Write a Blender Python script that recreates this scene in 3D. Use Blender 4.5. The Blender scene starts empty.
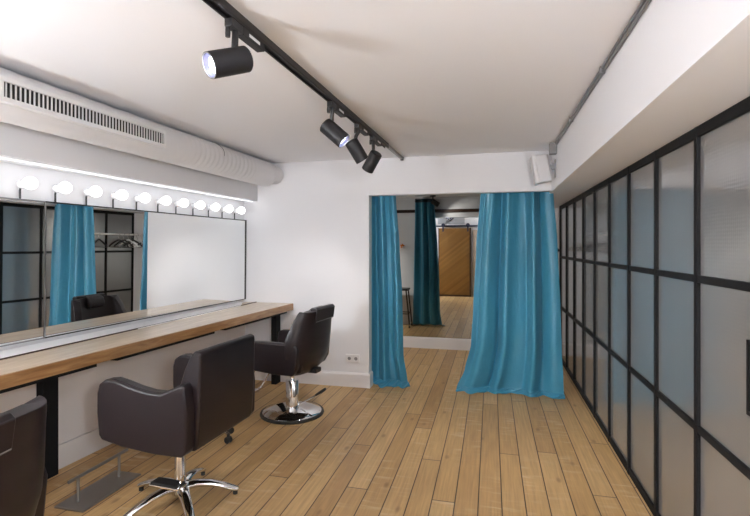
import bpy, bmesh, math, random
from mathutils import Vector, Matrix
random.seed(4)
PI = math.pi
COL = bpy.context.scene.collection
sc = bpy.context.scene

# ------------------------------------------------------------------ materials
def mat(name, color, rough=.5, metal=0, coat=0, spec=None, ior=None, sheen=0):
    m = bpy.data.materials.new(name); m.use_nodes = True
    p = m.node_tree.nodes['Principled BSDF']
    p.inputs['Base Color'].default_value = (*color, 1)
    p.inputs['Roughness'].default_value = rough
    p.inputs['Metallic'].default_value = metal
    p.inputs['Coat Weight'].default_value = coat
    if ior: p.inputs['IOR'].default_value = ior
    if spec is not None: p.inputs['Specular IOR Level'].default_value = spec
    if sheen: p.inputs['Sheen Weight'].default_value = sheen
    return m
def P(m): return m.node_tree.nodes['Principled BSDF']
def N(m, t, **kw):
    n = m.node_tree.nodes.new(t)
    for k, v in kw.items(): setattr(n, k, v)
    return n
def L(m, a, b): m.node_tree.links.new(a, b)
def add_bump(m, scale, strength, dist=.01, detail=3, stretch=(1, 1, 1)):
    tc = N(m, 'ShaderNodeTexCoord'); mp = N(m, 'ShaderNodeMapping'); mp.inputs['Scale'].default_value = stretch
    no = N(m, 'ShaderNodeTexNoise'); no.inputs['Scale'].default_value = scale; no.inputs['Detail'].default_value = detail
    b = N(m, 'ShaderNodeBump'); b.inputs['Strength'].default_value = strength; b.inputs['Distance'].default_value = dist
    L(m, tc.outputs['Object'], mp.inputs['Vector']); L(m, mp.outputs['Vector'], no.inputs['Vector'])
    L(m, no.outputs['Fac'], b.inputs['Height']); L(m, b.outputs['Normal'], P(m).inputs['Normal'])
    return no
def tint(m, no, c0, c1, lo=.35, hi=.65):
    r = N(m, 'ShaderNodeValToRGB')
    r.color_ramp.elements[0].position = lo; r.color_ramp.elements[1].position = hi
    r.color_ramp.elements[0].color = (*c0, 1); r.color_ramp.elements[1].color = (*c1, 1)
    L(m, no.outputs['Fac'], r.inputs['Fac']); L(m, r.outputs['Color'], P(m).inputs['Base Color'])

M = {}
M['wall'] = mat('white_wall_paint', (.80, .80, .82), .6); add_bump(M['wall'], 60, .06, .004)
M['ceiling'] = mat('white_ceiling_paint', (.88, .89, .925), .7); add_bump(M['ceiling'], 12, .05, .01)
M['trim'] = mat('white_trim_paint', (.78, .76, .76), .45)
M['panel'] = mat('white_panel', (.78, .76, .76), .4)
M['duct'] = mat('white_duct', (.76, .75, .76), .5); add_bump(M['duct'], 9, .25, .02, 4, (1, 2.2, 1))
M['slot'] = mat('dark_slot', (.012, .01, .01), .8)
M['black'] = mat('black_metal', (.014, .013, .014), .42)
M['steel'] = mat('black_steel', (.010, .010, .011), .65, spec=.15); add_bump(M['steel'], 200, .05, .002)
M['spot'] = mat('black_lamp_paint', (.016, .015, .017), .5, spec=.35)
M['grey_metal'] = mat('grey_metal', (.33, .33, .34), .4, .7)
M['brushed'] = mat('brushed_steel', (.34, .33, .32), .38, .9)
M['chrome'] = mat('chrome', (.82, .82, .83), .07, 1)
M['reflector'] = mat('lamp_reflector', (.45, .47, .75), .25, .6)
M['rubber'] = mat('black_rubber', (.012, .012, .012), .55)
M['leather'] = mat('dark_leather', (.012, .008, .0095), .36, spec=.32, coat=.04)
M['leather'].node_tree.nodes['Principled BSDF'].inputs['Coat Roughness'].default_value = .35
no = add_bump(M['leather'], 260, .10, .002, 3)
M['ceramic'] = mat('white_ceramic', (.75, .75, .76), .25)
M['socket_dark'] = mat('socket_hole', (.06, .06, .06), .5)
M['led_ledge'] = mat('white_ledge', (.88, .88, .89), .35)
M['plastic'] = mat('white_plastic', (.80, .79, .79), .35)
M['speaker'] = mat('white_speaker', (.78, .77, .78), .45)
M['mirror'] = mat('mirror_glass', (.93, .95, .95), .0, 1)
M['niche_mirror'] = mat('niche_mirror_glass', (.46, .47, .46), .0, 1)
M['wood_dark'] = mat('dark_brown_wood', (.045, .022, .014), .45)
M['red'] = mat('red_plastic', (.55, .03, .03), .4)
M['green'] = mat('green_plastic', (.05, .40, .16), .4)
M['orange'] = mat('orange_petals', (.75, .22, .03), .6)
M['cream'] = mat('cream_paint', (.62, .50, .40), .5)
M['paper'] = mat('grey_print', (.42, .44, .47), .7)
M['navy'] = mat('dark_blue_frame', (.03, .035, .07), .5)

def emis(name, color, strength):
    m = bpy.data.materials.new(name); m.use_nodes = True; nt = m.node_tree
    nt.nodes.remove(nt.nodes['Principled BSDF'])
    e = nt.nodes.new('ShaderNodeEmission'); e.inputs['Color'].default_value = (*color, 1); e.inputs['Strength'].default_value = strength
    nt.links.new(e.outputs[0], nt.nodes['Material Output'].inputs['Surface'])
    return m
M['bulb'] = emis('bulb_glow', (.97, .975, 1), 1.5)
M['led'] = emis('led_glow', (.95, .97, 1), .6)
M['lens'] = emis('lens_glow', (.80, .86, 1), 6)
M['lamp'] = emis('fill_globe_glow', (.945, .97, 1), 74)  # glow of the two added fill globes

def floor_material():
    m = mat('oak_floor_boards', (.4, .27, .14), .42); p = P(m)
    tc = N(m, 'ShaderNodeTexCoord'); sep = N(m, 'ShaderNodeSeparateXYZ'); L(m, tc.outputs['Object'], sep.inputs[0])
    def mth(op, a, b=None, c=None):
        n = N(m, 'ShaderNodeMath', operation=op)
        for i, v in enumerate((a, b, c)):
            if v is None: continue
            if isinstance(v, (int, float)): n.inputs[i].default_value = v
            else: L(m, v, n.inputs[i])
        return n.outputs[0]
    W = .1245
    xs = mth('DIVIDE', mth('SUBTRACT', sep.outputs['X'], .057), W)
    row = mth('FLOOR', xs); fx = mth('FRACT', xs)
    wn = N(m, 'ShaderNodeTexWhiteNoise', noise_dimensions='1D'); L(m, row, wn.inputs['W'])
    ys = mth('DIVIDE', mth('ADD', sep.outputs['Y'], mth('MULTIPLY', wn.outputs['Value'], 9.3)), 2.9)
    bid = mth('FLOOR', ys); fy = mth('FRACT', ys)
    cmb = N(m, 'ShaderNodeCombineXYZ'); L(m, row, cmb.inputs[0]); L(m, bid, cmb.inputs[1])
    wb = N(m, 'ShaderNodeTexWhiteNoise', noise_dimensions='2D'); L(m, cmb.outputs[0], wb.inputs['Vector'])
    rnd = wb.outputs['Value']
    ex = mth('MULTIPLY', mth('MINIMUM', fx, mth('SUBTRACT', 1, fx)), W)
    ey = mth('MULTIPLY', mth('MINIMUM', fy, mth('SUBTRACT', 1, fy)), 2.9)
    edge = mth('MINIMUM', ex, ey)
    gap = N(m, 'ShaderNodeMapRange'); L(m, edge, gap.inputs[0]); gap.inputs[1].default_value = .0016; gap.inputs[2].default_value = .0042
    # grain, sawn bands and blotches, all shifted board by board
    off = N(m, 'ShaderNodeCombineXYZ'); L(m, mth('MULTIPLY', rnd, 37.), off.inputs[0]); L(m, mth('MULTIPLY', rnd, 91.), off.inputs[1])
    add = N(m, 'ShaderNodeVectorMath', operation='ADD'); L(m, tc.outputs['Object'], add.inputs[0]); L(m, off.outputs[0], add.inputs[1])
    def noise(scale, detail, rough=.55):
        mp = N(m, 'ShaderNodeMapping'); mp.inputs['Scale'].default_value = scale; L(m, add.outputs[0], mp.inputs['Vector'])
        n = N(m, 'ShaderNodeTexNoise'); n.inputs['Scale'].default_value = 1; n.inputs['Detail'].default_value = detail; n.inputs['Roughness'].default_value = rough
        L(m, mp.outputs[0], n.inputs['Vector']); return n.outputs['Fac']
    grain = noise((70, 3.0, 1), 4); saw = noise((4.5, 24, 1), 2); patch = noise((3, .9, 1), 2); blot = noise((5, 1.6, 1), 3, .6)
    base = N(m, 'ShaderNodeValToRGB'); cr = base.color_ramp
    cr.elements[0].position = 0; cr.elements[0].color = (.35, .19, .074, 1)
    cr.elements[1].position = 1; cr.elements[1].color = (.64, .43, .21, 1)
    e = cr.elements.new(.5); e.color = (.51, .315, .132, 1)
    v = mth('ADD', mth('MULTIPLY', rnd, .55), mth('MULTIPLY', blot, .45)); L(m, v, base.inputs[0])
    def mix(fac, a, b, mode='MIX'):
        n = N(m, 'ShaderNodeMix', data_type='RGBA', blend_type=mode)
        if isinstance(fac, (int, float)): n.inputs[0].default_value = fac
        else: L(m, fac, n.inputs[0])
        for sock, val in ((n.inputs[6], a), (n.inputs[7], b)):
            if isinstance(val, tuple): sock.default_value = val
            else: L(m, val, sock)
        return n.outputs[2]
    gr = N(m, 'ShaderNodeMapRange'); L(m, grain, gr.inputs[0]); gr.inputs[1].default_value = .3; gr.inputs[2].default_value = .7; gr.inputs[3].default_value = .80; gr.inputs[4].default_value = 1.12
    c1 = mix(1., base.outputs[0], gr.outputs[0], 'MULTIPLY')
    sw = N(m, 'ShaderNodeMapRange'); L(m, saw, sw.inputs[0]); sw.inputs[1].default_value = .52; sw.inputs[2].default_value = .80; sw.inputs[4].default_value = .8
    pm = N(m, 'ShaderNodeMapRange'); L(m, patch, pm.inputs[0]); pm.inputs[1].default_value = .45; pm.inputs[2].default_value = .65
    c2 = mix(mth('MULTIPLY', sw.outputs[0], pm.outputs[0]), c1, (.70, .56, .36, 1))
    mk = N(m, 'ShaderNodeMapping'); mk.inputs['Scale'].default_value = (3.2, 1.5, 1); L(m, add.outputs[0], mk.inputs['Vector'])
    vo = N(m, 'ShaderNodeTexVoronoi', voronoi_dimensions='2D'); vo.inputs['Scale'].default_value = 1.; L(m, mk.outputs[0], vo.inputs['Vector'])
    kn = N(m, 'ShaderNodeMapRange'); L(m, vo.outputs['Distance'], kn.inputs[0]); kn.inputs[1].default_value = .02; kn.inputs[2].default_value = .06; kn.inputs[3].default_value = .45; kn.inputs[4].default_value = 0
    c2 = mix(kn.outputs[0], c2, (.13, .06, .025, 1))
    c3 = mix(gap.outputs[0], (.035, .018, .010, 1), c2)
    L(m, c3, p.inputs['Base Color'])
    rr = N(m, 'ShaderNodeMapRange'); L(m, blot, rr.inputs[0]); rr.inputs[3].default_value = .32; rr.inputs[4].default_value = .55; L(m, rr.outputs[0], p.inputs['Roughness'])
    b = N(m, 'ShaderNodeBump'); b.inputs['Strength'].default_value = .35; b.inputs['Distance'].default_value = .004
    h = mth('ADD', mth('MULTIPLY', gap.outputs[0], .8), mth('MULTIPLY', grain, .15)); L(m, h, b.inputs['Height']); L(m, b.outputs[0], p.inputs['Normal'])
    return m
M['floor'] = floor_material()

def wood(name, c0, c1, stretch, rough=.3, coat=0):
    m = mat(name, c0, rough, coat=coat)
    no = add_bump(m, 6, .05, .003, 6, stretch); no.inputs['Distortion'].default_value = .6
    tint(m, no, c0, c1, .3, .72); return m
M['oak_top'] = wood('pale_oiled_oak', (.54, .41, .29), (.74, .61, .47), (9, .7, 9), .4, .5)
M['oak'] = wood('shaded_oak', (.24, .115, .042), (.42, .235, .10), (9, .7, 9), .42, .6)  # counter oak darkened: shade on the front edge put into the colour

def herringbone():
    m = mat('herringbone_wood', (.4, .2, .06), .5)
    tc = N(m, 'ShaderNodeTexCoord'); mp = N(m, 'ShaderNodeMapping'); mp.inputs['Rotation'].default_value = (0, math.radians(38), 0)
    L(m, tc.outputs['Object'], mp.inputs['Vector'])
    sep = N(m, 'ShaderNodeSeparateXYZ'); L(m, mp.outputs[0], sep.inputs[0])
    d = N(m, 'ShaderNodeMath', operation='DIVIDE'); L(m, sep.outputs['Z'], d.inputs[0]); d.inputs[1].default_value = .055
    f = N(m, 'ShaderNodeMath', operation='FLOOR'); L(m, d.outputs[0], f.inputs[0])
    w = N(m, 'ShaderNodeTexWhiteNoise', noise_dimensions='1D'); L(m, f.outputs[0], w.inputs['W'])
    r = N(m, 'ShaderNodeValToRGB'); r.color_ramp.elements[0].color = (.22, .10, .018, 1); r.color_ramp.elements[1].color = (.30, .15, .032, 1)
    L(m, w.outputs['Value'], r.inputs[0]); L(m, r.outputs[0], P(m).inputs['Base Color'])
    return m
M['herring'] = herringbone()

def curtain_material():
    m = mat('teal_satin_curtain', (.050, .255, .385), .38, sheen=.12)
    p = P(m); p.inputs['Sheen Roughness'].default_value = .4
    no = add_bump(m, 7, .4, .014, 5, (2.2, 2.2, .7))
    return m
M['curtain'] = curtain_material()
M['tape'] = mat('dark_heading_tape', (.02, .05, .08), .7)

def glass_material():
    m = mat('obscured_glass', (.205, .21, .212), .11, ior=3.0)
    p = P(m)
    tc = N(m, 'ShaderNodeTexCoord')
    w1 = N(m, 'ShaderNodeTexWave', bands_direction='Y'); w1.inputs['Scale'].default_value = 22; L(m, tc.outputs['Object'], w1.inputs['Vector'])
    w2 = N(m, 'ShaderNodeTexWave', bands_direction='Z'); w2.inputs['Scale'].default_value = 22; L(m, tc.outputs['Object'], w2.inputs['Vector'])
    ad = N(m, 'ShaderNodeMath', operation='ADD'); L(m, w1.outputs['Fac'], ad.inputs[0]); L(m, w2.outputs['Fac'], ad.inputs[1])
    b = N(m, 'ShaderNodeBump'); b.inputs['Strength'].default_value = .035; b.inputs['Distance'].default_value = .004
    L(m, ad.outputs[0], b.inputs['Height']); L(m, b.outputs[0], p.inputs['Normal'])
    return m
M['glass'] = glass_material()

# ------------------------------------------------------------------ mesh helpers
def link(o, parent=None):
    COL.objects.link(o)
    if parent: o.parent = parent
    return o
def obj(name, bm, m, parent=None, bevel=0, smooth=None, solid=0, subsurf=0, segs=2):
    me = bpy.data.meshes.new(name)
    bmesh.ops.recalc_face_normals(bm, faces=bm.faces[:])
    bm.to_mesh(me); bm.free()
    me.materials.append(M[m] if isinstance(m, str) else m)
    if smooth is not None:
        for p in me.polygons: p.use_smooth = True
        me.set_sharp_from_angle(angle=math.radians(smooth))
    o = link(bpy.data.objects.new(name, me), parent)
    if solid:
        s = o.modifiers.new('solid', 'SOLIDIFY'); s.thickness = solid; s.offset = 0
    if bevel:
        b = o.modifiers.new('bevel', 'BEVEL'); b.width = bevel; b.segments = segs; b.limit_method = 'ANGLE'; b.angle_limit = math.radians(38)
        b.harden_normals = False
    if subsurf:
        s = o.modifiers.new('sub', 'SUBSURF'); s.levels = s.render_levels = subsurf
    return o
def empty(name, loc=(0, 0, 0), rz=0):
    o = bpy.data.objects.new(name, None); o.location = loc; o.rotation_euler = (0, 0, rz); o.empty_display_size = .1
    return link(o)
def tag(o, label=None, cat=None, group=None, kind=None):
    if label: o['label'] = label
    if cat: o['category'] = cat
    if group: o['group'] = group
    if kind: o['kind'] = kind
    return o
def box(bm, x0, x1, y0, y1, z0, z1):
    v = [bm.verts.new((x, y, z)) for x in (x0, x1) for y in (y0, y1) for z in (z0, z1)]
    for f in ((0, 1, 3, 2), (4, 6, 7, 5), (0, 4, 5, 1), (2, 3, 7, 6), (0, 2, 6, 4), (1, 5, 7, 3)):
        bm.faces.new([v[i] for i in f])
    return bm
def BX(*a): return box(bmesh.new(), *a)
def prism(bm, pts, lo, hi, axis='z'):
    """polygon extruded along an axis; pts are the two other coordinates in xyz order"""
    def mk(p, h):
        return {'z': (p[0], p[1], h), 'y': (p[0], h, p[1]), 'x': (h, p[0], p[1])}[axis]
    a = [bm.verts.new(mk(p, lo)) for p in pts]; b = [bm.verts.new(mk(p, hi)) for p in pts]
    n = len(pts); bm.faces.new(a); bm.faces.new(b[::-1])
    for i in range(n): bm.faces.new((a[i], a[(i + 1) % n], b[(i + 1) % n], b[i]))
    return bm
def PR(*a, **k): return prism(bmesh.new(), *a, **k)
def frame_of(d):
    d = Vector(d).normalized(); u = d.orthogonal().normalized()
    if abs(d.z) < .95: u = d.cross(Vector((0, 0, 1))).normalized()
    return u, d.cross(u).normalized()
def tube(bm, pts, r, seg=12, cap=True, flat=None):
    """round (or flattened) bar along points; r is a number or one per point"""
    pts = [Vector(p) for p in pts]; rings = []; u = None
    for i, p in enumerate(pts):
        d = (pts[min(i + 1, len(pts) - 1)] - pts[max(i - 1, 0)]).normalized()
        if u is None: u, v = frame_of(d)
        else:
            u = (u - d * u.dot(d)).normalized(); v = d.cross(u)
        rr = r[i] if isinstance(r, (list, tuple)) else r
        ru, rv = (rr, rr) if not flat else (rr * flat[0], rr * flat[1])
        rings.append([bm.verts.new(p + u * ru * math.cos(2 * PI * k / seg) + v * rv * math.sin(2 * PI * k / seg)) for k in range(seg)])
    for a, b in zip(rings, rings[1:]):
        for k in range(seg): bm.faces.new((a[k], a[(k + 1) % seg], b[(k + 1) % seg], b[k]))
    if cap: bm.faces.new(rings[0][::-1]); bm.faces.new(rings[-1])
    return bm
def TB(*a, **k): return tube(bmesh.new(), *a, **k)
def lathe(bm, prof, origin=(0, 0, 0), d=(0, 0, 1), seg=32, cap=True):
    """prof = [(radius, height along d)]"""
    o = Vector(origin); d = Vector(d).normalized(); u, v = frame_of(d); rings = []
    for r, h in prof:
        if r < 1e-6: rings.append([bm.verts.new(o + d * h)])
        else: rings.append([bm.verts.new(o + d * h + (u * math.cos(2 * PI * k / seg) + v * math.sin(2 * PI * k / seg)) * r) for k in range(seg)])
    for a, b in zip(rings, rings[1:]):
        for k in range(seg):
            k2 = (k + 1) % seg
            if len(a) == 1 and len(b) == 1: continue
            if len(a) == 1: bm.faces.new((a[0], b[k2], b[k]))
            elif len(b) == 1: bm.faces.new((a[k], a[k2], b[0]))
            else: bm.faces.new((a[k], a[k2], b[k2], b[k]))
    for rr in (rings[0], rings[-1]):
        if cap and len(rr) > 1: bm.faces.new(rr)
    return bm
def LA(*a, **k): return lathe(bmesh.new(), *a, **k)
def copy_tree(o, parent=None):
    c = o.copy(); COL.objects.link(c)
    if parent: c.parent = parent
    for ch in list(o.children): copy_tree(ch, c)
    return c
def lerp_table(t, z):
    if z >= t[0][0]: return t[0][1:]
    for a, b in zip(t, t[1:]):
        if b[0] <= z <= a[0]:
            f = (a[0] - z) / (a[0] - b[0]); f = f * f * (3 - 2 * f) * .5 + f * .5
            return tuple(p + (q - p) * f for p, q in zip(a[1:], b[1:]))
    return t[-1][1:]

# ------------------------------------------------------------------ the room
CZ = 2.26          # ceiling
YB = 4.49          # back wall, front face
def wallx(y): return -2.52 - .0525 * (YB - y)     # left wall / mirror plane
def deskx(y): return -1.983 - .0677 * (YB - y)    # front edge of the worktop
def beamx(y): return -2.378 - .0284 * (YB - y)    # front of the boxed beam
def struct(name, bm, m, **k): return tag(obj(name, bm, m, **k), kind='structure')

struct('floor', BX(-3.1, 1.0, -.6, 6.6, -.08, 0), 'floor')
struct('ceiling', BX(-3.1, 1.0, -.6, 6.6, CZ, CZ + .08), 'ceiling')
y0 = -.5
struct('wall_left', PR([(wallx(y0) - .012, y0), (wallx(YB + .11) - .012, YB + .11), (-2.75, YB + .11), (-2.98, y0)], 0, CZ), 'wall')
bm = BX(-2.60, -1.17, YB, YB + .11, 0, CZ); box(bm, -1.17, .53, YB, YB + .09, 1.90, CZ)
struct('wall_back', bm, 'wall')
struct('wall_niche_end', BX(-2.3, 1.0, 6.45, 6.55, 0, CZ), 'wall')
struct('wall_niche_left', BX(-2.3, -2.2, YB + .11, 6.45, 0, CZ), 'wall')
struct('wall_right', BX(.86, .96, -.5, 6.45, 0, CZ), 'wall')
struct('wall_rear', BX(-3.0, .86, -.5, -.40, 0, CZ), 'wall')
struct('trim_1', BX(.53, .86, -.40, 6.45, 1.89, CZ), 'ceiling')            # boxed soffit over the partition
struct('trim_2', PR([(wallx(-.4), -.4), (beamx(-.4), -.4), (beamx(YB), YB), (wallx(YB), YB)], 1.87, 2.06), 'wall')
# baseboards
bm = PR([(YB, 0), (YB - .018, 0), (YB - .018, .125), (YB - .008, .14), (YB, .14)], -2.52, -1.155, axis='x')
prism(bm, [(-1.17, 0), (-1.155, 0), (-1.155, .125), (-1.162, .14), (-1.17, .14)], YB, YB + .11, axis='y')
struct('baseboard_back', bm, 'trim')
struct('baseboard_niche', PR([(6.45, 0), (6.405, 0), (6.405, .135), (6.415, .147), (6.45, .147)], -2.2, .80, axis='x'), 'trim')
def wallstrip(x_off0, x_off1, ya, yb, za, zb, bm=None):
    bm = bm or bmesh.new()
    return prism(bm, [(wallx(ya) + x_off0, ya), (wallx(ya) + x_off1, ya), (wallx(yb) + x_off1, yb), (wallx(yb) + x_off0, yb)], za, zb)
struct('baseboard_left', wallstrip(-.012, .006, -.4, YB - .02, 0, .15), 'panel', bevel=.003)
struct('trim_3', wallstrip(-.012, .002, -.4, YB, .153, .742), 'panel', bevel=.002)     # panel below the worktop

# ------------------------------------------------------------------ glazed partition on the right
gp = tag(empty('glass_partition', (.82, -.3, 0)), 'black steel framed partition with obscured glass panes along the right side', 'partition')
def loc(bm, dx, dy, dz=0):
    bmesh.ops.translate(bm, verts=bm.verts[:], vec=(dx, dy, dz)); return bm
def gobj(name, bm, m, parent=gp, **k): return obj(name, loc(bm, -.82, .3), m, parent, **k)
ys = [1.70 + .4925 * k for k in range(-4, 10)]
zs = [0, .652, 1.265, 1.89]
for k, y in enumerate(ys):
    w = .016 if k not in (4, 9) else .019
    gobj('mullion', BX(.815, .852, y - w, y + w, 0, 1.889), 'steel', bevel=.002)
for i, z in enumerate(zs):
    if i in (0, 3): zz = (0.001, .045) if i == 0 else (1.845, 1.889)
    else: zz = (z - .015, z + .015)
    gobj('rail', BX(.817, .850, ys[0], ys[-1], *zz), 'steel', bevel=.002)
for a, b in zip(ys, ys[1:]):
    for c, d in zip(zs, zs[1:]):
        gobj('pane', BX(.829, .837, a + .01, b - .01, c + .005, d - .005), 'glass')
bm = bmesh.new()
for q in ((1.54, 1.552, .842, 1.090), (1.797, 1.809, .842, 1.090), (1.54, 1.809, .842, .856), (1.54, 1.809, 1.076, 1.090)):
    box(bm, .822, .830, *q)
gobj('handle', bm, 'steel')

# ------------------------------------------------------------------ left wall: counter, mirrors, lamps
desk = tag(empty('dressing_counter', (-2.3, 2.4, 0)), 'long oak dressing counter on black steel legs along the left wall', 'counter')
def dobj(name, bm, m, **k): return obj(name, loc(bm, 2.3, -2.4), m, desk, **k)
ZT = .811
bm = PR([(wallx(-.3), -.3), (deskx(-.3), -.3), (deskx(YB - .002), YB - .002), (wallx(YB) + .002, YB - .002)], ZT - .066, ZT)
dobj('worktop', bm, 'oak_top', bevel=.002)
dobj('shaded_front_edge', PR([(deskx(-.3) - .001, -.3), (deskx(-.3) + .012, -.3), (deskx(YB - .002) + .012, YB - .002), (deskx(YB - .002) - .001, YB - .002)], ZT - .0665, ZT - .001), 'oak', bevel=.002)  # strip split off to carry the darker shaded tone
dobj('light_ledge', PR([(wallx(-.3) + .004, -.3), (beamx(-.3) - .01, -.3), (beamx(4.17), 4.17), (wallx(YB - .06) + .004, YB - .06)], ZT, ZT + .006), 'led_ledge')
dobj('ledge_strip', PR([(beamx(-.3) - .01, -.3), (beamx(-.3) - .003, -.3), (beamx(YB - .01) - .003, YB - .01), (beamx(YB - .01) - .010, YB - .01)], ZT, ZT + .0075), 'wood_dark')
def legbar(ya, yb, xo, xd, z1=.744):
    return PR([(xo(ya), ya), (xo(ya) + xd, ya), (xo(yb) + xd, yb), (xo(yb), yb)], 0, z1)
for yc in (.25, 2.285):
    dobj('leg', legbar(yc - .05, yc + .05, lambda y: wallx(y) + .007, .05), 'steel', bevel=.003)
dobj('leg', BX(-2.16, -2.105, YB - .125, YB - .022, 0, .744), 'steel', bevel=.003)
for ya, yb in ((.1, 2.19), (2.33, 3.24), (3.38, 4.40)):
    dobj('support_bar', PR([(deskx(ya) - .07, ya), (deskx(ya) - .012, ya), (deskx(yb) - .012, yb), (deskx(yb) - .07, yb)], .722, .745), 'steel')

def wall_mirror(ya, yb, label):
    r = tag(empty('wall_mirror', (wallx(ya), ya, .84)), label, 'mirror', 'dressing mirrors on the left wall')
    a = math.atan2(wallx(yb) - wallx(ya), yb - ya); r.rotation_euler = (0, .0075, -a); Ln = math.hypot(wallx(yb) - wallx(ya), yb - ya)
    obj('mirror_panel', BX(.001, .006, .006, Ln - .006, .006, .824), 'mirror', r)
    bm = bmesh.new(); box(bm, 0, .012, 0, Ln, .824, .832); box(bm, 0, .012, 0, Ln, 0, .006)
    obj('frame', bm, 'grey_metal' if yb < 3 else 'black', r)
    bm = bmesh.new()
    obj('side_frame', BX(0, .013 if yb > 3 else .007, Ln - .010 if yb > 3 else Ln - .003, Ln, 0, .832), 'black' if yb > 3 else 'brushed', r)
    return r
wall_mirror(.05, 2.286, 'nearer wall mirror left of the vertical joint above the counter')
wall_mirror(2.289, YB - .004, 'wide wall mirror right of the joint, reaching the back corner')

# bulbs on the upper edge of the mirrors
post_y = [2.154, 2.37, 2.588, 2.804, 3.017, 3.237, 3.444, 3.66, 3.877, 4.087, 4.296]
extra_y = [1.938 - .216 * k for k in range(8)]
def make_bulb():
    r = empty('mirror_lamp')
    obj('bracket', TB([(.006, 0, 0), (.006, 0, .05), (.010, 0, .068), (.022, 0, .080)], .0055, 8), 'black', r, smooth=40)
    obj('socket', LA([(.0, 0), (.018, 0), (.024, .006), (.026, .022), (.022, .034), (.014, .037)], (.004, 0, .083), (1, 0, .05), 20), 'ceramic', r, smooth=40)
    prof = [(.014, .034), (.017, .045)] + [(.037 * math.sin(t), .083 - .037 * math.cos(t)) for t in [PI * (.17 + .083 * k) for k in range(10)]] + [(0, .12)]
    obj('bulb', LA(prof, (.004, 0, .083), (1, 0, .05), 24), 'bulb', r, smooth=60)
    return r
proto = make_bulb()
ords = ['first', 'second', 'third', 'fourth', 'fifth', 'sixth', 'seventh', 'eighth', 'ninth', 'tenth', 'last']
for k, y in enumerate(post_y + extra_y):
    o = proto if k == 0 else copy_tree(proto)
    o.location = (wallx(y) + .001, y - .014, 1.6715); o.rotation_euler = (0, 0, -math.atan(.0525))
    if k == 0: lb = 'lit globe bulb above the nearer mirror, leftmost of the row in the photo'
    elif k == 10: lb = 'lit globe bulb nearest the back corner, at the right end of the row'
    elif k < 10: lb = 'lit globe bulb on top of the mirrors, %s from the left in the photo' % ords[k]
    else: lb = 'lit globe bulb of the mirror row outside the left edge of the photo'
    tag(o, lb, 'lamp', 'globe bulbs along the top of the mirrors')

r = tag(empty('light_strip', (beamx(2.4) - .02, 2.4, 1.868)), 'glowing white light strip under the boxed beam above the bulbs', 'light strip')
def sobj(n, bm, m): return obj(n, loc(bm, -(beamx(2.4) - .02), -2.4, -1.868), m, r)
def bstrip(o0, o1, z0, z1): return PR([(beamx(-.3) + o0, -.3), (beamx(-.3) + o1, -.3), (beamx(YB - .02) + o1, YB - .02), (beamx(YB - .02) + o0, YB - .02)], z0, z1)
sobj('diffuser', bstrip(-.062, -.040, 1.861, 1.8662), 'led')
sobj('profile', bstrip(-.066, -.036, 1.8662, 1.8695), 'plastic')

# ------------------------------------------------------------------ ventilation duct
def ductx(y): return -2.21 - .028 * (4.4 - y)
duct = tag(empty('air_duct', (-2.25, 2.5, 2.125)), 'white round air duct with a long slotted grille below the ceiling', 'duct')
def aobj(n, bm, m, parent=duct, **k): return obj(n, loc(bm, 2.25, -2.5, -2.125), m, parent, **k)
bm = bmesh.new(); prof = []
o = Vector((ductx(-.4), -.4, 2.125)); dd = Vector((.028, 1, 0)).normalized()
y = -.4
while y < 4.33:
    rr = .124
    if 2.8 < y < 4.02: rr += .0022 * math.sin(y * 2 * PI / .062 + 1.5 * math.sin(y * 4)) * min(1, (y - 2.8) * 3, (4.02 - y) * 6)
    elif y < 2.8: rr += .0012 * math.sin(y * 2 * PI / .19)
    prof.append((rr, y + .4)); y += .008
aobj('pipe', LA(prof, o, dd, 40), 'duct', smooth=50)
aobj('collar', LA([(.118, 0), (.129, 0), (.129, .02), (.118, .02)], (ductx(4.32), 4.32, 2.125), dd, 40), 'duct', smooth=40)
aobj('end_pipe', LA([(.095, 0), (.095, .15)], (ductx(4.335) + .03, 4.335, 2.135), dd, 32), 'duct', smooth=40)
aobj('hanger_strap', TB([(ductx(3.42) + .127 * math.cos(t), 3.42 + .02 * math.sin(t * 3), 2.125 + .127 * math.sin(t)) for t in [PI * (.02 + .04 * k) for k in range(13)]] + [(ductx(3.42) , 3.42, CZ)], .003, 6), 'grey_metal', smooth=40)
g0, g1 = 1.64, 2.73
gx = lambda y, o: ductx(y) + o
bm = bmesh.new()
def gslab(bm, ya, yb, o0, o1, z0, z1): return prism(bm, [(gx(ya, o0), ya), (gx(ya, o1), ya), (gx(yb, o1), yb), (gx(yb, o0), yb)], z0, z1)
gslab(bm, g0, g1, .085, .139, 2.150, 2.172); gslab(bm, g0, g1, .085, .139, 2.058, 2.080)
gslab(bm, g0, g0 + .03, .085, .139, 2.08, 2.15); gslab(bm, g1 - .02, g1, .085, .139, 2.08, 2.15)
gr = aobj('grille', bm, 'plastic', bevel=.002)
bm = bmesh.new(); gslab(bm, g0 + .03, g1 - .02, .1262, .1285, 2.079, 2.151); aobj('slot_backing', bm, 'slot', gr)
bm = bmesh.new(); n = 46
for k in range(n):
    y = g0 + .032 + (g1 - g0 - .054) * (k + .5) / n
    gslab(bm, y - .0026, y + .0026, .1285, .1345, 2.079, 2.151)
aobj('slats', bm, 'plastic', gr)

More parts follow.
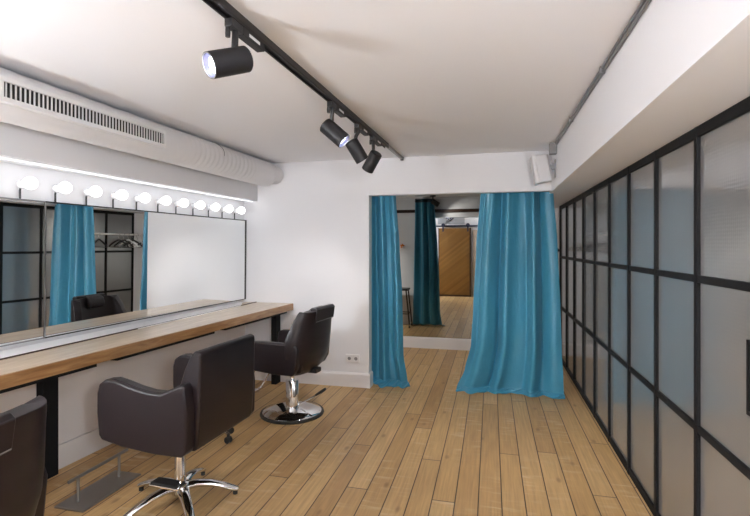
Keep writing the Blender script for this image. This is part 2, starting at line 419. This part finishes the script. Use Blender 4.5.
# ------------------------------------------------------------------ track and spotlights
def trackx(y): return -.834 - .0284 * (4.466 - y)
TZ = 2.222
trk = tag(empty('ceiling_track', (trackx(2.5), 2.5, CZ)), 'long black lighting track fixed under the ceiling', 'track')
def tobj(n, bm, m, **k): return obj(n, loc(bm, -trackx(2.5), -2.5, -CZ), m, trk, **k)
def tslab(ya, yb, w, z0, z1, off=0): return PR([(trackx(ya) - w + off, ya), (trackx(ya) + w + off, ya), (trackx(yb) + w + off, yb), (trackx(yb) - w + off, yb)], z0, z1)
bm = tslab(.2, 3.86, .018, TZ + .012, CZ - .0005)
tobj('rail', bm, 'black')
tobj('lip', tslab(.2, 3.86, .003, TZ, TZ + .0125, -.0145), 'spot'); tobj('lip', tslab(.2, 3.86, .003, TZ, TZ + .0125, .0145), 'spot')
tobj('end_rail', tslab(3.86, 4.47, .011, TZ + .012, CZ - .0005), 'grey_metal')
tobj('end_cap', tslab(4.455, 4.478, .013, TZ + .004, CZ - .0005), 'black')
def spotlight(y, body, d, label, power, lens='lens', Ln=.155, R=.047):
    x = trackx(y); r = tag(empty('track_spotlight', (x, y, TZ)), label, 'spotlight', 'black spotlights on the ceiling track')
    d = Vector(d).normalized(); c = Vector(body) - Vector((x, y, TZ))
    def p(bm): return loc(bm, -x, -y, -TZ)
    obj('driver', p(tslab(y + .03, y + .19, .017, TZ - .032, TZ)), 'spot', r, bevel=.002)
    obj('driver_label', p(tslab(y + .07, y + .15, .0035, TZ - .022, TZ - .010, .0145)), 'plastic', r)
    obj('adapter', p(tslab(y - .045, y + .035, .016, TZ - .030, TZ)), 'black', r, bevel=.003)
    obj('knob', LA([(0, 0), (.009, 0), (.010, .012), (.009, .034), (0, .034)], (-.012, -.03, -.062), (0, 0, 1), 14), 'black', r, smooth=40)
    top = c - d * .025 + Vector((0, 0, R * .55))
    obj('stem', TB([(0, 0, -.028), (0, 0, -.05), (top.x * .6, top.y * .6, -.075), top], .0125, 12), 'black', r, smooth=40)
    b0 = c - d * Ln / 2
    obj('lamp_body', LA([(0, 0), (R - .006, 0), (R, .006), (R, Ln), (R - .004, Ln), (R - .006, Ln - .02), (0, Ln - .02)], b0, d, 36), 'spot', r, smooth=35)
    obj('lens', LA([(0, 0), (R - .020, 0), (R - .020, .003), (0, .005)], b0 + d * (Ln - .017), d, 28), lens, r)
    obj('reflector', LA([(R - .020, .001), (R - .0065, .016), (R - .0065, .0165), (R - .020, .0015)], b0 + d * (Ln - .018), d, 28, cap=False), 'reflector', r)
    obj('rim', LA([(R - .0055, 0), (R - .0005, 0), (R - .0005, .002), (R - .0055, .002), (R - .0055, 0)], b0 + d * (Ln - .0005), d, 32, cap=False), 'brushed', r)
    if power:
        l = bpy.data.lights.new('spot_beam', 'SPOT'); l.energy = power; l.spot_size = math.radians(75); l.spot_blend = .7; l.shadow_soft_size = .03; l.color = (1, .97, .94)
        lo = link(bpy.data.objects.new('spot_beam', l), r); lo.location = c + d * (Ln / 2 + .004)
        lo.rotation_euler = d.to_track_quat('-Z', 'Y').to_euler()
    return r
SP = 11
spotlight(1.56, (-.925, 1.53, 2.068), (-.56, -.78, -.40), 'big near black spotlight on the ceiling track, glowing lens turned left', SP)
spotlight(2.57, (-.879, 2.585, 2.054), (.74, .08, -.66), 'black track spotlight aimed down right, nearest of the far three', SP)
spotlight(3.07, (-.889, 3.076, 2.050), (.426, .363, -.8), 'middle black spotlight of the far three on the track', SP)
spotlight(3.44, (-.88, 3.47, 2.044), (-.545, .329, -.75), 'farthest black spotlight on the track, tilted down to the left', SP)

# added fill globes, unseen: one on the counter, one on the rear wall
def globe(z, R=.115): return LA([(R * math.sin(PI * k / 18), z - R * math.cos(PI * k / 18)) for k in range(19)], (0, 0, 0), (0, 0, 1), 32)
r = tag(empty('fill_globe_counter', (-2.39, .02, ZT)), 'white fill globe added on the near end of the counter, out of view', 'lamp')
obj('base', LA([(0, .0005), (.08, .0005), (.08, .012), (.02, .02), (0, .02)], (0, 0, 0), (0, 0, 1), 32), 'black', r, smooth=40)
obj('pole', TB([(0, 0, .015), (0, 0, .36)], .009, 10), 'black', r, smooth=40)
obj('globe', globe(.46), 'lamp', r, smooth=60)
r = tag(empty('fill_globe_wall', (.60, -.40, 1.55)), 'white fill globe added on the rear wall beside the glass partition, out of view', 'lamp')
obj('wall_plate', LA([(0, 0), (.05, 0), (.045, .015), (0, .018)], (0, 0, -.05), (0, 1, 0), 24), 'black', r, smooth=40)
obj('arm', TB([(0, .01, -.05), (0, .10, -.06), (0, .15, -.11), (0, .15, .0)], .008, 10), 'black', r, smooth=40)
g = obj('globe', loc(globe(.10), 0, .15), 'lamp', r, smooth=60)

# conduit, junction box and loudspeaker
cd = tag(empty('cable_conduit', (.52, 2.4, 2.24)), 'thin grey cable conduit along the ceiling edge of the right soffit', 'conduit')
obj('pipe', TB([(-.003, -2.0, .012), (-.003, 1.76, .012)], .0075, 10), 'grey_metal', cd, smooth=40)
obj('pipe', TB([(.002, -2.0, -.004), (.002, 1.76, -.004)], .007, 10), 'grey_metal', cd, smooth=40)
for y in (-.9, .05, .95):
    obj('clip', BX(-.014, .010, y - .012, y + .012, -.014, .02), 'grey_metal', cd, bevel=.002)
jb = obj('junction_box', BX(.475, .53, 4.13, 4.20, 2.165, 2.26), 'grey_metal', bevel=.004)
tag(jb, 'small grey junction box in the ceiling corner at the end of the conduit', 'junction box')
sp = tag(empty('loudspeaker', (.53, 4.22, 2.07)), 'white loudspeaker bracketed to the soffit above the right curtain', 'loudspeaker')
R1 = Matrix.Rotation(math.radians(-9), 4, 'Y')
def spk(bm): bmesh.ops.transform(bm, matrix=R1, verts=bm.verts[:]); return bm
body = [(-.175, -.075), (-.175, .075), (-.12, .08), (-.06, .045), (-.045, .02), (-.045, -.02), (-.06, -.045), (-.12, -.08)]
obj('cabinet', spk(PR([(-.155, -.08), (-.155, .08), (-.06, .05), (-.045, .02), (-.045, -.02), (-.06, -.05)], -.115, .115)), 'speaker', sp, bevel=.01)
obj('grille', spk(BX(-.185, -.154, -.085, .085, -.12, .12)), 'plastic', sp, bevel=.008)
bm = BX(-.008, .003, -.02, .02, -.09, .06); box(bm, -.06, -.006, -.012, .012, -.02, .02)
obj('bracket', bm, 'grey_metal', sp)

# wall socket
ws = tag(empty('wall_socket', (-1.335, YB, .282)), 'white double power socket low on the back wall', 'socket')
obj('plate', BX(-.072, .072, -.012, 0, -.04, .04), 'plastic', ws, bevel=.004)
for s in (-.034, .034):
    h = obj('outlet', LA([(0, .002), (.019, .002), (.021, -.002), (.021, .004), (0, .004)], (s, -.0125, 0), (0, 1, 0), 24), 'plastic', ws, smooth=30)
    bm = LA([(0, 0), (.018, 0), (.018, .001), (0, .001)], (s, -.0128, 0), (0, 1, 0), 20)
    obj('recess', bm, 'grey_metal', h)
    bm = bmesh.new()
    for q in (-.008, .008): lathe(bm, [(0, 0), (.003, 0), (.003, .001), (0, .001)], (s + q, -.0140, 0), (0, 1, 0), 10)
    obj('holes', bm, 'socket_dark', h)

# ------------------------------------------------------------------ curtains
def curtain(name, table, nf, phase, label, pool, seed, cols=220, rows=90):
    """table rows: z, left x, right x, y, pleat depth"""
    rnd = random.Random(seed); ph = [rnd.uniform(0, 6.28) for _ in range(12)]
    bm = bmesh.new(); grid = []
    def pt(u, z):
        xl, xr, yy, am = lerp_table(table, z)
        t = 1 - z / 2.2
        w = u + .035 * math.sin(2 * PI * u * 2 + ph[0]) + .02 * math.sin(2 * PI * u * 3.3 + ph[1] + t * 1.2)
        a = 2 * PI * nf * w + phase + .5 * t * math.sin(3 * u + ph[2])
        f = math.sin(a) + .16 * math.sin(2 * a + ph[3]) + .45 * math.sin(a * .47 + ph[4] + t * .8)
        fine = .13 * math.sin(a * 2.6 + ph[5]) * max(0, 1 - t * 2.5) + .14 * math.sin(a * 1.7 + ph[6] - 2 * t) * t
        k = .55 + .45 * math.sin(2 * PI * u * 1.3 + ph[7])
        wob = .010 * math.sin(5 * z + 7 * u + ph[8]) * t + .006 * math.sin(13 * z - 9 * u + ph[9]) * t * t
        edge = min(1, 7 * min(u, 1 - u) + .25)
        return Vector((xl + (xr - xl) * u + .30 * am * math.cos(a) * edge, yy + 1.45 * am * (f + fine) * (.6 + .5 * k) * edge + wob, z))
    for j in range(rows + 1):
        z = 2.215 - (2.215 - .035) * (1 - (1 - j / rows) ** 1.12)
        grid.append([bm.verts.new(pt(i / cols, z)) for i in range(cols + 1)])
    base = [pt(i / cols, .035) for i in range(cols + 1)]
    for s in range(1, 9):                                   # hem lying on the boards
        row = []
        for i in range(cols + 1):
            u = i / cols; f = s / 8
            reach = pool[0] * (.8 + .2 * math.sin(u * pool[1] + ph[10])) + .012 * math.sin(u * 41 + ph[11])
            dx, dy = pool[2] * (u - pool[3]), -1
            z = .035 * (1 - f) ** 2 + .006 + .016 * math.sin(f * PI) * (.5 + .5 * math.sin(u * 34 + 3 * f + ph[5])) + .004 * math.sin(u * 60 + 9 * f)
            row.append(bm.verts.new(base[i] + Vector((dx * reach * f, dy * reach * f, 0)) + Vector((0, 0, max(.005, z) - .035))))
        grid.append(row)
    for a, b in zip(grid, grid[1:]):
        for i in range(cols): bm.faces.new((a[i], a[i + 1], b[i + 1], b[i]))
    r = obj(name, bm, 'curtain', smooth=180, solid=.003)
    tag(r, label, 'curtain', 'teal curtains of the changing niche')
    bm = bmesh.new(); tr = []
    for z in (2.222, 2.165):
        tr.append([bm.verts.new(pt(i / cols, z) + Vector((0, .010, 0))) for i in range(0, cols + 1, 2)])
    for i in range(len(tr[0]) - 1): bm.faces.new((tr[0][i], tr[0][i + 1], tr[1][i + 1], tr[1][i]))
    obj('heading_tape', bm, 'tape', r, smooth=180, solid=.003)
    return r
curtain('curtain', [(2.2, -.07, .54, 4.655, .030), (1.9, -.10, .565, 4.655, .034), (1.4, -.14, .60, 4.655, .036), (.8, -.17, .625, 4.65, .040), (.45, -.19, .635, 4.645, .042), (.2, -.25, .645, 4.64, .036), (.03, -.325, .65, 4.635, .028)],
        3.6, 1.2, 'wide teal curtain drawn to the right side of the niche opening', (.06, 7, .25, .4), 11)
curtain('curtain', [(2.2, -1.30, -.965, 4.68, .022), (1.9, -1.30, -.94, 4.685, .027), (1.4, -1.31, -.905, 4.69, .031), (.8, -1.32, -.875, 4.70, .034), (.3, -1.33, -.865, 4.70, .034), (.03, -1.34, -.825, 4.69, .028)],
        2.9, .4, 'narrow teal curtain bunched at the left side of the niche opening', (.15, 9, 1.3, .62), 23, cols=170)
cr = tag(empty('curtain_rail', (-.3, 4.655, CZ)), 'white curtain rail under the niche ceiling', 'curtain rail')
obj('rail', BX(-1.3, .80, -.012, .012, -.030, 0), 'plastic', cr)
tag(struct('trim_4', BX(-2.2, .53, YB + .09, YB + .115, 1.99, 2.045), 'wood_dark'), kind='structure')

# ------------------------------------------------------------------ niche: mirror, rail, hangers, stool, spotlight
nm = obj('niche_mirror', BX(-2.19, .44, 6.438, 6.449, .149, 2.255), 'niche_mirror')
tag(nm, 'tall mirror on the end wall of the niche above a white baseboard', 'mirror')
cl = tag(empty('clothes_rail', (.50, 6.45, 1.53)), 'white clothes rail hanging in the niche behind the right curtain', 'clothes rail')
obj('pole', TB([(0, -1.62, 0), (0, 0, 0)], .012, 14), 'plastic', cl, smooth=40)
obj('flange', LA([(0, 0), (.03, 0), (.028, .01), (.012, .014)], (0, 0, 0), (0, -1, 0), 20), 'plastic', cl, smooth=40)
obj('drop_rod', TB([(.045, -1.58, .36), (.045, -1.58, .03), (.02, -1.58, -.002), (0, -1.58, 0)], .009, 10), 'plastic', cl, smooth=40)
def make_hanger(m):
    r = empty('clothes_hanger')
    hk = [(.028 * math.cos(t) , 0, -.006 + .022 * math.sin(t)) for t in [PI * (1.15 - 1.25 * k / 10) for k in range(11)]]
    obj('hook', TB([(p[0] * .75, p[1], p[2]) for p in hk] + [(.015, 0, -.03), (0, 0, -.055), (0, 0, -.085)], .0025, 8), 'grey_metal', r, smooth=40)
    arm = [(-.205, 0, -.185), (-.19, 0, -.165), (-.10, 0, -.118), (-.02, 0, -.085), (.02, 0, -.085), (.10, 0, -.118), (.19, 0, -.165), (.205, 0, -.185)]
    obj('shoulders', TB(arm, .011, 10, flat=(.8, 1.1)), m, r, smooth=50)
    obj('trouser_bar', TB([(-.195, 0, -.178), (-.17, 0, -.19), (.17, 0, -.19), (.195, 0, -.178)], .005, 8), m, r, smooth=50)
    return r
H = {k: make_hanger(k) for k in ('black', 'plastic', 'red', 'green')}
hl = {'lone': ('black', 'lone black clothes hanger at the near end of the clothes rail'),
      'black': ('black', 'black clothes hanger in the bunch at the far end of the clothes rail'),
      'white': ('plastic', 'white clothes hanger in the bunch at the far end of the clothes rail'),
      'red': ('red', 'red clothes hanger at the far end of the clothes rail'),
      'green': ('green', 'green clothes hanger at the far end of the clothes rail')}
used = set()
for key, y, a in (('lone', 5.25, 12), ('black', 5.58, 4), ('black', 5.665, 4), ('white', 5.75, 4), ('black', 5.835, 4), ('white', 5.92, 4), ('white', 6.005, 4), ('black', 6.09, 4), ('red', 6.175, 4), ('green', 6.26, 4)):
    mk, lb = hl[key]
    o = H[mk] if mk not in used else copy_tree(H[mk])
    used.add(mk); o.location = (.50, y, 1.530); o.rotation_euler = (0, 0, math.radians(a))
    tag(o, lb, 'hanger', 'clothes hangers on the clothes rail')

st = tag(empty('side_trolley', (-1.60, 4.84, 0)), 'small black wheeled trolley table standing behind the left curtain', 'trolley')
obj('tabletop', BX(-.22, .22, -.14, .14, .635, .668), 'black', st, bevel=.004)
for sx in (-1, 1):
    for sy in (-1, 1):
        obj('leg', TB([(sx * .19, sy * .11, .637), (sx * .25, sy * .12, .065)], .012, 8), 'black', st, smooth=40)
        w = obj('caster', LA([(0, -.01), (.024, -.01), (.026, 0), (.024, .01), (0, .01)], (sx * .25, sy * .12, .026), (1, 0, 0), 18), 'rubber', st, smooth=40)
        obj('fork', BX(sx * .25 - .014, sx * .25 + .014, sy * .12 - .008, sy * .12 + .008, .045, .068), 'chrome', w)
for z, w in ((.24, .232),):
    for sy in (-1, 1): obj('stretcher', TB([(-w, sy * .117, z), (w, sy * .117, z)], .008, 8), 'black', st, smooth=40)
    for sx in (-1, 1): obj('stretcher', TB([(sx * w, -.117, z), (sx * w, .117, z)], .008, 8), 'black', st, smooth=40)

orn = tag(empty('wall_ornament', (-1.535, YB + .11, 1.40)), 'small orange and white flower ornament on the wall behind the left curtain', 'ornament')
for k in range(5):
    t = 2 * PI * k / 5 + .3
    obj('petal', LA([(0, 0), (.012, .006), (.017, .02), (.010, .038), (0, .044)], (0, .012, 0), (math.cos(t), .35, math.sin(t)), 12), 'orange' if k != 4 else 'plastic', orn, smooth=60)
obj('flower_centre', LA([(0, 0), (.010, 0), (.010, .016), (0, .02)], (0, 0, 0), (0, 1, 0), 12), 'plastic', orn, smooth=40)

def niche_spot(x, y, d, label, power):
    ns = tag(empty('niche_spotlight', (x, y, CZ)), label, 'spotlight', 'black spotlights on the niche ceiling')
    obj('mount', LA([(0, 0), (.05, 0), (.05, -.02), (0, -.02)], (0, 0, -.0005), (0, 0, 1), 24), 'black', ns, smooth=40)
    obj('stem', TB([(0, 0, -.02), (0, 0, -.06), (.02, .0, -.10)], .011, 10), 'black', ns, smooth=40)
    d = Vector(d).normalized(); c = Vector((.03, .0, -.12))
    obj('lamp_body', LA([(0, 0), (.040, 0), (.044, .005), (.044, .13), (.039, .13), (.038, .11), (0, .11)], c - d * .05, d, 28), 'spot', ns, smooth=35)
    obj('lens', LA([(0, 0), (.037, 0), (.037, .002), (0, .002)], c - d * .05 + d * .112, d, 24), 'lens', ns)
    l = bpy.data.lights.new('niche_beam', 'SPOT'); l.energy = power; l.spot_size = math.radians(110); l.spot_blend = .8; l.shadow_soft_size = .03; l.color = (1, .95, .88)
    lo = link(bpy.data.objects.new('niche_beam', l), ns); lo.location = c + d * .09; lo.rotation_euler = d.to_track_quat('-Z', 'Y').to_euler()
niche_spot(-.96, 4.88, (.78, -.25, -.5), 'black spotlight on the niche ceiling beside the left curtain', 4)
niche_spot(.12, 5.5, (-.5, .5, -1), 'black fill spotlight added on the niche ceiling, hidden behind the right curtain', 9)  # unseen fill light added to brighten the niche
niche_spot(-1.75, 5.7, (-.5, -.3, -1), 'black fill spotlight added on the niche ceiling, hidden behind the back wall', 45)  # second added niche fill, out of view

# ------------------------------------------------------------------ rear of the room, seen in the niche mirror
dr = tag(empty('door_1', (-.98, -.36, 0)), kind='structure', label='sliding wooden barn door with diagonal boards on the rear wall', cat='door')
obj('door_leaf', BX(-.44, .44, 0, .045, .01, 1.895), 'herring', dr, bevel=.003)
bm = bmesh.new(); box(bm, .405, .45, -.002, .05, .01, 1.9); box(bm, -.45, -.43, -.002, .05, .01, 1.9); box(bm, -.44, .44, -.002, .05, .005, .05)
obj('door_frame', bm, 'wood_dark', dr)
obj('door_rail', BX(-.62, 1.0, -.03, .0, 1.935, 1.975), 'navy', dr)
for sx in (-.32, .36):
    bm = BX(sx - .02, sx + .02, .0, .052, 1.80, 1.99); lathe(bm, [(0, 0), (.05, 0), (.05, .02), (0, .02)], (sx, 0, 1.985), (0, 1, 0), 20)
    obj('roller', bm, 'navy', dr)
pc = tag(empty('framed_print', (-1.08, -.40, 2.10)), 'framed grey print hung above the barn door', 'picture')
bm = bmesh.new()
for q in ((-.40, .40, -.115, -.09), (-.40, .40, .115, .14), (-.40, -.37, -.09, .115), (.37, .40, -.09, .115)): box(bm, q[0], q[1], 0, .025, q[2], q[3])
obj('frame', bm, 'plastic', pc)
obj('print', BX(-.37, .37, .002, .008, -.09, .115), 'paper', pc)
obj('brush_mark', TB([(-.15, .009, -.02), (-.10, .009, .02), (-.04, .009, -.03), (.02, .009, .04), (.06, .009, .05)], .018, 8, flat=(1, .15)), 'black', pc)
cb = tag(empty('wall_cabinet', (-.22, -.40, .35)), 'cream cabinet with dark knob on the rear wall beside the barn door', 'cabinet')
obj('body', BX(-.26, .30, 0, .05, -.30, 1.50), 'cream', cb, bevel=.004)
obj('door', BX(-.23, .27, .05, .062, -.26, 1.46), 'cream', cb, bevel=.006)
obj('knob', LA([(0, 0), (.01, 0), (.02, .02), (.022, .03), (0, .036)], (-.15, .062, .86), (0, 1, 0), 16), 'black', cb, smooth=50)

# ------------------------------------------------------------------ salon chairs
def catmull(pts, n=6):
    out = []
    m = len(pts)
    for i in range(m):
        p0, p1, p2, p3 = (Vector(pts[(i + k - 1) % m]) for k in range(4))
        for j in range(n):
            t = j / n
            out.append(.5 * ((2 * p1) + (-p0 + p2) * t + (2 * p0 - 5 * p1 + 4 * p2 - p3) * t * t + (-p0 + 3 * p1 - 3 * p2 + p3) * t ** 3))
    return out
def chair_square(x, y, ang, label):
    r = tag(empty('salon_chair', (x, y, 0), ang), label, 'chair', 'salon chairs at the counter')
    # local: +x forward, +y to the sitter's left
    prof = [(.225, .425), (.242, .45), (.254, .56), (.253, .66), (.240, .705), (.205, .728), (.16, .733), (.10, .722), (.02, .703), (-.06, .690), (-.13, .690), (-.19, .712), (-.245, .74), (-.268, .735), (-.285, .60), (-.280, .42), (-.255, .395), (-.10, .392), (.10, .405)]
    for s, n in ((1, 'armrest'), (-1, 'armrest')):
        a, b = (.236, .308) if s > 0 else (-.308, -.236)
        obj(n, PR(prof, a, b, axis='y'), 'leather', r, bevel=.016, smooth=40, segs=3)
        tb = bmesh.new()
        for off in (.292,):
            path = [(px - .004, s * off, pz + .0005) for px, pz in prof[2:13]]
            tube(tb, path, .0022, 6)
        obj('piping', tb, 'leather', r, smooth=50)
    bp = [(-.215, .42), (-.19, .70), (-.225, .80), (-.262, .872), (-.285, .893), (-.315, .885), (-.318, .86), (-.312, .60), (-.300, .44), (-.285, .405), (-.235, .40)]
    obj('backrest', PR(bp, -.248, .248, axis='y'), 'leather', r, bevel=.012, smooth=40, segs=3)
    obj('seat', PR([(.235, .43), (.243, .47), (.23, .515), (.18, .525), (-.20, .505), (-.20, .42)], -.234, .234, axis='y'), 'leather', r, bevel=.018, smooth=40, segs=3)
    obj('under_plate', BX(-.12, .12, -.10, .10, .385, .425), 'black', r, bevel=.004)
    obj('column', LA([(.046, .075), (.046, .10), (.030, .105), (.030, .39), (0, .39)], seg=28), 'chrome', r, smooth=40)
    b = obj('star_base', LA([(.0, .045), (.045, .045), (.056, .060), (.056, .09), (.046, .10), (0, .10)], seg=28), 'chrome', r, smooth=45)
    for k in range(5):
        t = math.radians(28 + 72 * k) - ang
        cs, sn = math.cos(t), math.sin(t)
        path = [(.035, .078, .030), (.09, .086, .026), (.16, .078, .023), (.23, .056, .021), (.285, .034, .019), (.305, .026, .014)]
        obj('base_leg', TB([(q * cs, q * sn, z) for q, z, _ in path], [w * 1.2 for *_, w in path], 12, flat=(1, .62)), 'chrome', b, smooth=60)
        obj('glide', LA([(0, 0), (.013, 0), (.013, .024), (0, .024)], (.29 * cs, .29 * sn, 0), (0, 0, 1), 14), 'rubber', b, smooth=40)
    lv = obj('lever', TB([(-.04, .10, .388), (-.17, .19, .35), (-.20, .22, .27), (-.17, .22, .21)], .006, 8), 'chrome', r, smooth=40)
    obj('lever_paddle', BX(-.19, -.02, .185, .255, .203, .215), 'chrome', lv, bevel=.004)
    obj('lever_grip', BX(-.185, -.025, .190, .250, .214, .224), 'rubber', lv, bevel=.003)
    return r
chair_square(-1.66, 2.255, math.radians(177), 'square-backed dark leather salon chair on a chrome star base')

def chair_curved(hs=0, hw=.045):
    r = empty('salon_chair')
    def shell(z):      # half width, rear x, how far the sides come forward
        t = [(.885, .228, -.307, .075), (.85, .243, -.303, .09), (.78, .264, -.295, .115), (.66, .288, -.285, .145), (.58, .284, -.278, .14), (.50, .262, -.262, .12), (.44, .225, -.235, .10), (.395, .165, -.195, .06)]
        return lerp_table(t, z)
    bm = bmesh.new(); rows = []
    for j in range(25):
        z = .885 - (.885 - .395) * j / 24
        hw, xr, fw = shell(z); row = []
        for i in range(29):
            u = -1 + 2 * i / 28
            row.append(bm.verts.new((xr + .034 + fw * (abs(u) ** 2.4), hw * math.sin(u * PI / 2) * (.985 if abs(u) < 1 else 1), z + (.006 * math.cos(u * 3) if j == 0 else 0))))
        rows.append(row)
    for a, b in zip(rows, rows[1:]):
        for i in range(28): bm.faces.new((a[i], a[i + 1], b[i + 1], b[i]))
    obj('backrest', bm, 'leather', r, smooth=60, solid=.066, bevel=.018, segs=3)
    for s in (-1, 1):
        ap = [(.245, .415), (.270, .44), (.292, .56), (.285, .615), (.262, .638), (.10, .645), (-.10, .642), (-.20, .640), (-.215, .60), (-.20, .45), (-.17, .395), (.0, .395)]
        a, b = (.235, .298) if s > 0 else (-.298, -.235)
        obj('armrest', PR(ap, a, b, axis='y'), 'leather', r, bevel=.014, smooth=40, segs=3)
    obj('seat', PR([(.265, .41), (.275, .46), (.255, .505), (.20, .515), (-.22, .50), (-.20, .40)], -.236, .236, axis='y'), 'leather', r, bevel=.018, smooth=40, segs=3)
    hd = obj('headrest', PR([(-0.2200, .78), (-0.1930, .795), (-0.1830, .84), (-0.1980, .885), (-0.2330, .905), (-0.2730, .895), (-0.2580, .86), (-0.2410, .82)], -.085 + hs, .085 + hs, axis='y'), 'leather', r, bevel=.012, smooth=40, segs=3)
    obj('headrest_strap', PR([(-0.2580, .885), (-0.2580, .905), (-0.2980, .910), (-0.3180, .892), (-0.3040, .795), (-0.2940, .795), (-0.3070, .885)], hs - hw, hs + hw, axis='y'), 'leather', hd, bevel=.004, smooth=40)
    obj('strap_trim', TB([(-0.3055, hs - hw + .006, .802), (-0.3055, hs + hw - .006, .802)], .0022, 6), 'grey_metal', hd)
    obj('under_plate', BX(-.14, .12, -.09, .09, .375, .41), 'black', r, bevel=.004)
    obj('recline_bracket', BX(-.245, -.13, -.05, .04, .362, .398), 'black', r, bevel=.004)
    obj('column', LA([(.054, .035), (.054, .275), (.050, .281), (.018, .282), (.018, .38), (0, .38)], seg=30), 'chrome', r, smooth=40)
    b = obj('round_base', LA([(0, .014), (.250, .014), (.240, .026), (.16, .047), (.08, .060), (.0, .062)], seg=56), 'chrome', r, smooth=45)
    obj('rubber_rim', LA([(.235, 0), (.262, 0), (.266, .008), (.262, .018), (.245, .022), (.235, .012)], seg=56), 'rubber', b, smooth=50)
    fr = obj('footrest', TB([(.20, .15, .40), (.27, .15, .37), (.36, .15, .20), (.40, .14, .135), (.42, .10, .12), (.42, -.10, .12), (.40, -.14, .135), (.36, -.15, .20), (.27, -.15, .37), (.20, -.15, .40)], .0095, 10), 'chrome', r, smooth=60)
    obj('foot_plate', BX(.385, .46, -.09, .09, .128, .138), 'chrome', fr, bevel=.004)
    return r
def pump(r, ang):
    c, s = math.cos(ang), math.sin(ang)
    lv = obj('lever', TB([(.05 * c, .05 * s, .075), (.13 * c, .13 * s, .115), (.21 * c, .21 * s, .16)], .0065, 8), 'chrome', r, smooth=40)
    obj('lever_grip', TB([(.20 * c, .20 * s, .156), (.24 * c, .24 * s, .182), (.275 * c, .275 * s, .205), (.285 * c, .285 * s, .214)], [.013, .017, .018, .010], 12, flat=(1.2, .7)), 'rubber', lv, smooth=50)
cc = chair_curved(); cc.location = (-1.618, 3.66, 0); ac = math.radians(174); cc.rotation_euler = (0, 0, ac)
tag(cc, 'curved-back dark leather salon chair on a round chrome base near the back wall', 'chair', 'salon chairs at the counter')
pump(cc, math.radians(8) - ac)
ca = chair_curved(.12, .06); pump(ca, 2.); ca.location = (-1.668, 1.00, 0); ca.rotation_euler = (0, 0, math.atan2(-.16, -.987))
tag(ca, 'dark leather salon chair cut off at the lower left corner, seen from behind', 'chair', 'salon chairs at the counter')

# free-standing foot rest
fb = tag(empty('footrest_stand', (-2.17, 2.235, 0)), 'low steel foot rest with a round bar on two posts under the counter', 'foot rest')
obj('base_plate', BX(-.095, .095, -.21, .21, 0, .010), 'brushed', fb, bevel=.002)
for sy in (-.14, .15): obj('post', TB([(-.01, sy, .009), (-.01, sy, .140)], .008, 12), 'brushed', fb, smooth=40)
obj('bar', TB([(-.01, -.20, .143), (-.01, .215, .143)], .009, 12), 'brushed', fb, smooth=40)

# rolling stool hidden behind the square chair, one caster in view
rs = tag(empty('rolling_stool', (-1.93, 3.03, 0)), 'low rolling stool mostly hidden behind the square-backed chair, one black caster showing', 'stool')
obj('seat', LA([(0, .40), (.12, .40), (.135, .415), (.135, .445), (.12, .46), (0, .463)], seg=32), 'leather', rs, smooth=50)
obj('column', LA([(.025, .07), (.025, .25), (.014, .255), (.014, .405)], seg=16), 'chrome', rs, smooth=40)
for k in range(4):
    t = math.radians(-18 + 90 * k); cs, sn = math.cos(t), math.sin(t)
    q = obj('base_leg', TB([(.0, 0, .085), (.09 * cs, .09 * sn, .075), (.125 * cs, .125 * sn, .062)], .011, 10), 'chrome', rs, smooth=50)
    bm = bmesh.new()
    for s in (-.012, .012): lathe(bm, [(0, -.007), (.022, -.007), (.024, 0), (.022, .007), (0, .007)], (.125 * cs + s * -sn, .125 * sn + s * cs, .024), (-sn, cs, 0), 18)
    box(bm, .125 * cs - .008, .125 * cs + .008, .125 * sn - .008, .125 * sn + .008, .03, .064)
    obj('caster', bm, 'rubber', q, smooth=40)

# ------------------------------------------------------------------ camera, world, view
w = bpy.data.worlds.new('world'); sc.world = w; w.use_nodes = True
w.node_tree.nodes['Background'].inputs[0].default_value = (.05, .05, .055, 1)
cam = bpy.data.cameras.new('camera'); co = link(bpy.data.objects.new('camera', cam))
co.location = (0, 0, 1.4); co.rotation_euler = (PI / 2, 0, math.atan(116 / 470))
cam.sensor_width = 36; cam.lens = 470 / 750 * 36; cam.shift_y = -12 / 750; cam.clip_start = .02
sc.camera = co
sc.view_settings.view_transform = 'Standard'; sc.view_settings.look = 'None'
sc.view_settings.gamma = 1; sc.view_settings.use_curve_mapping = False
sc.view_settings.exposure = 1.62
sc.cycles.use_denoising = True
sc.cycles.max_bounces = 10; sc.cycles.diffuse_bounces = 6; sc.cycles.glossy_bounces = 8
sc.cycles.sample_clamp_indirect = 6
sc.cycles.caustics_reflective = False; sc.cycles.caustics_refractive = False
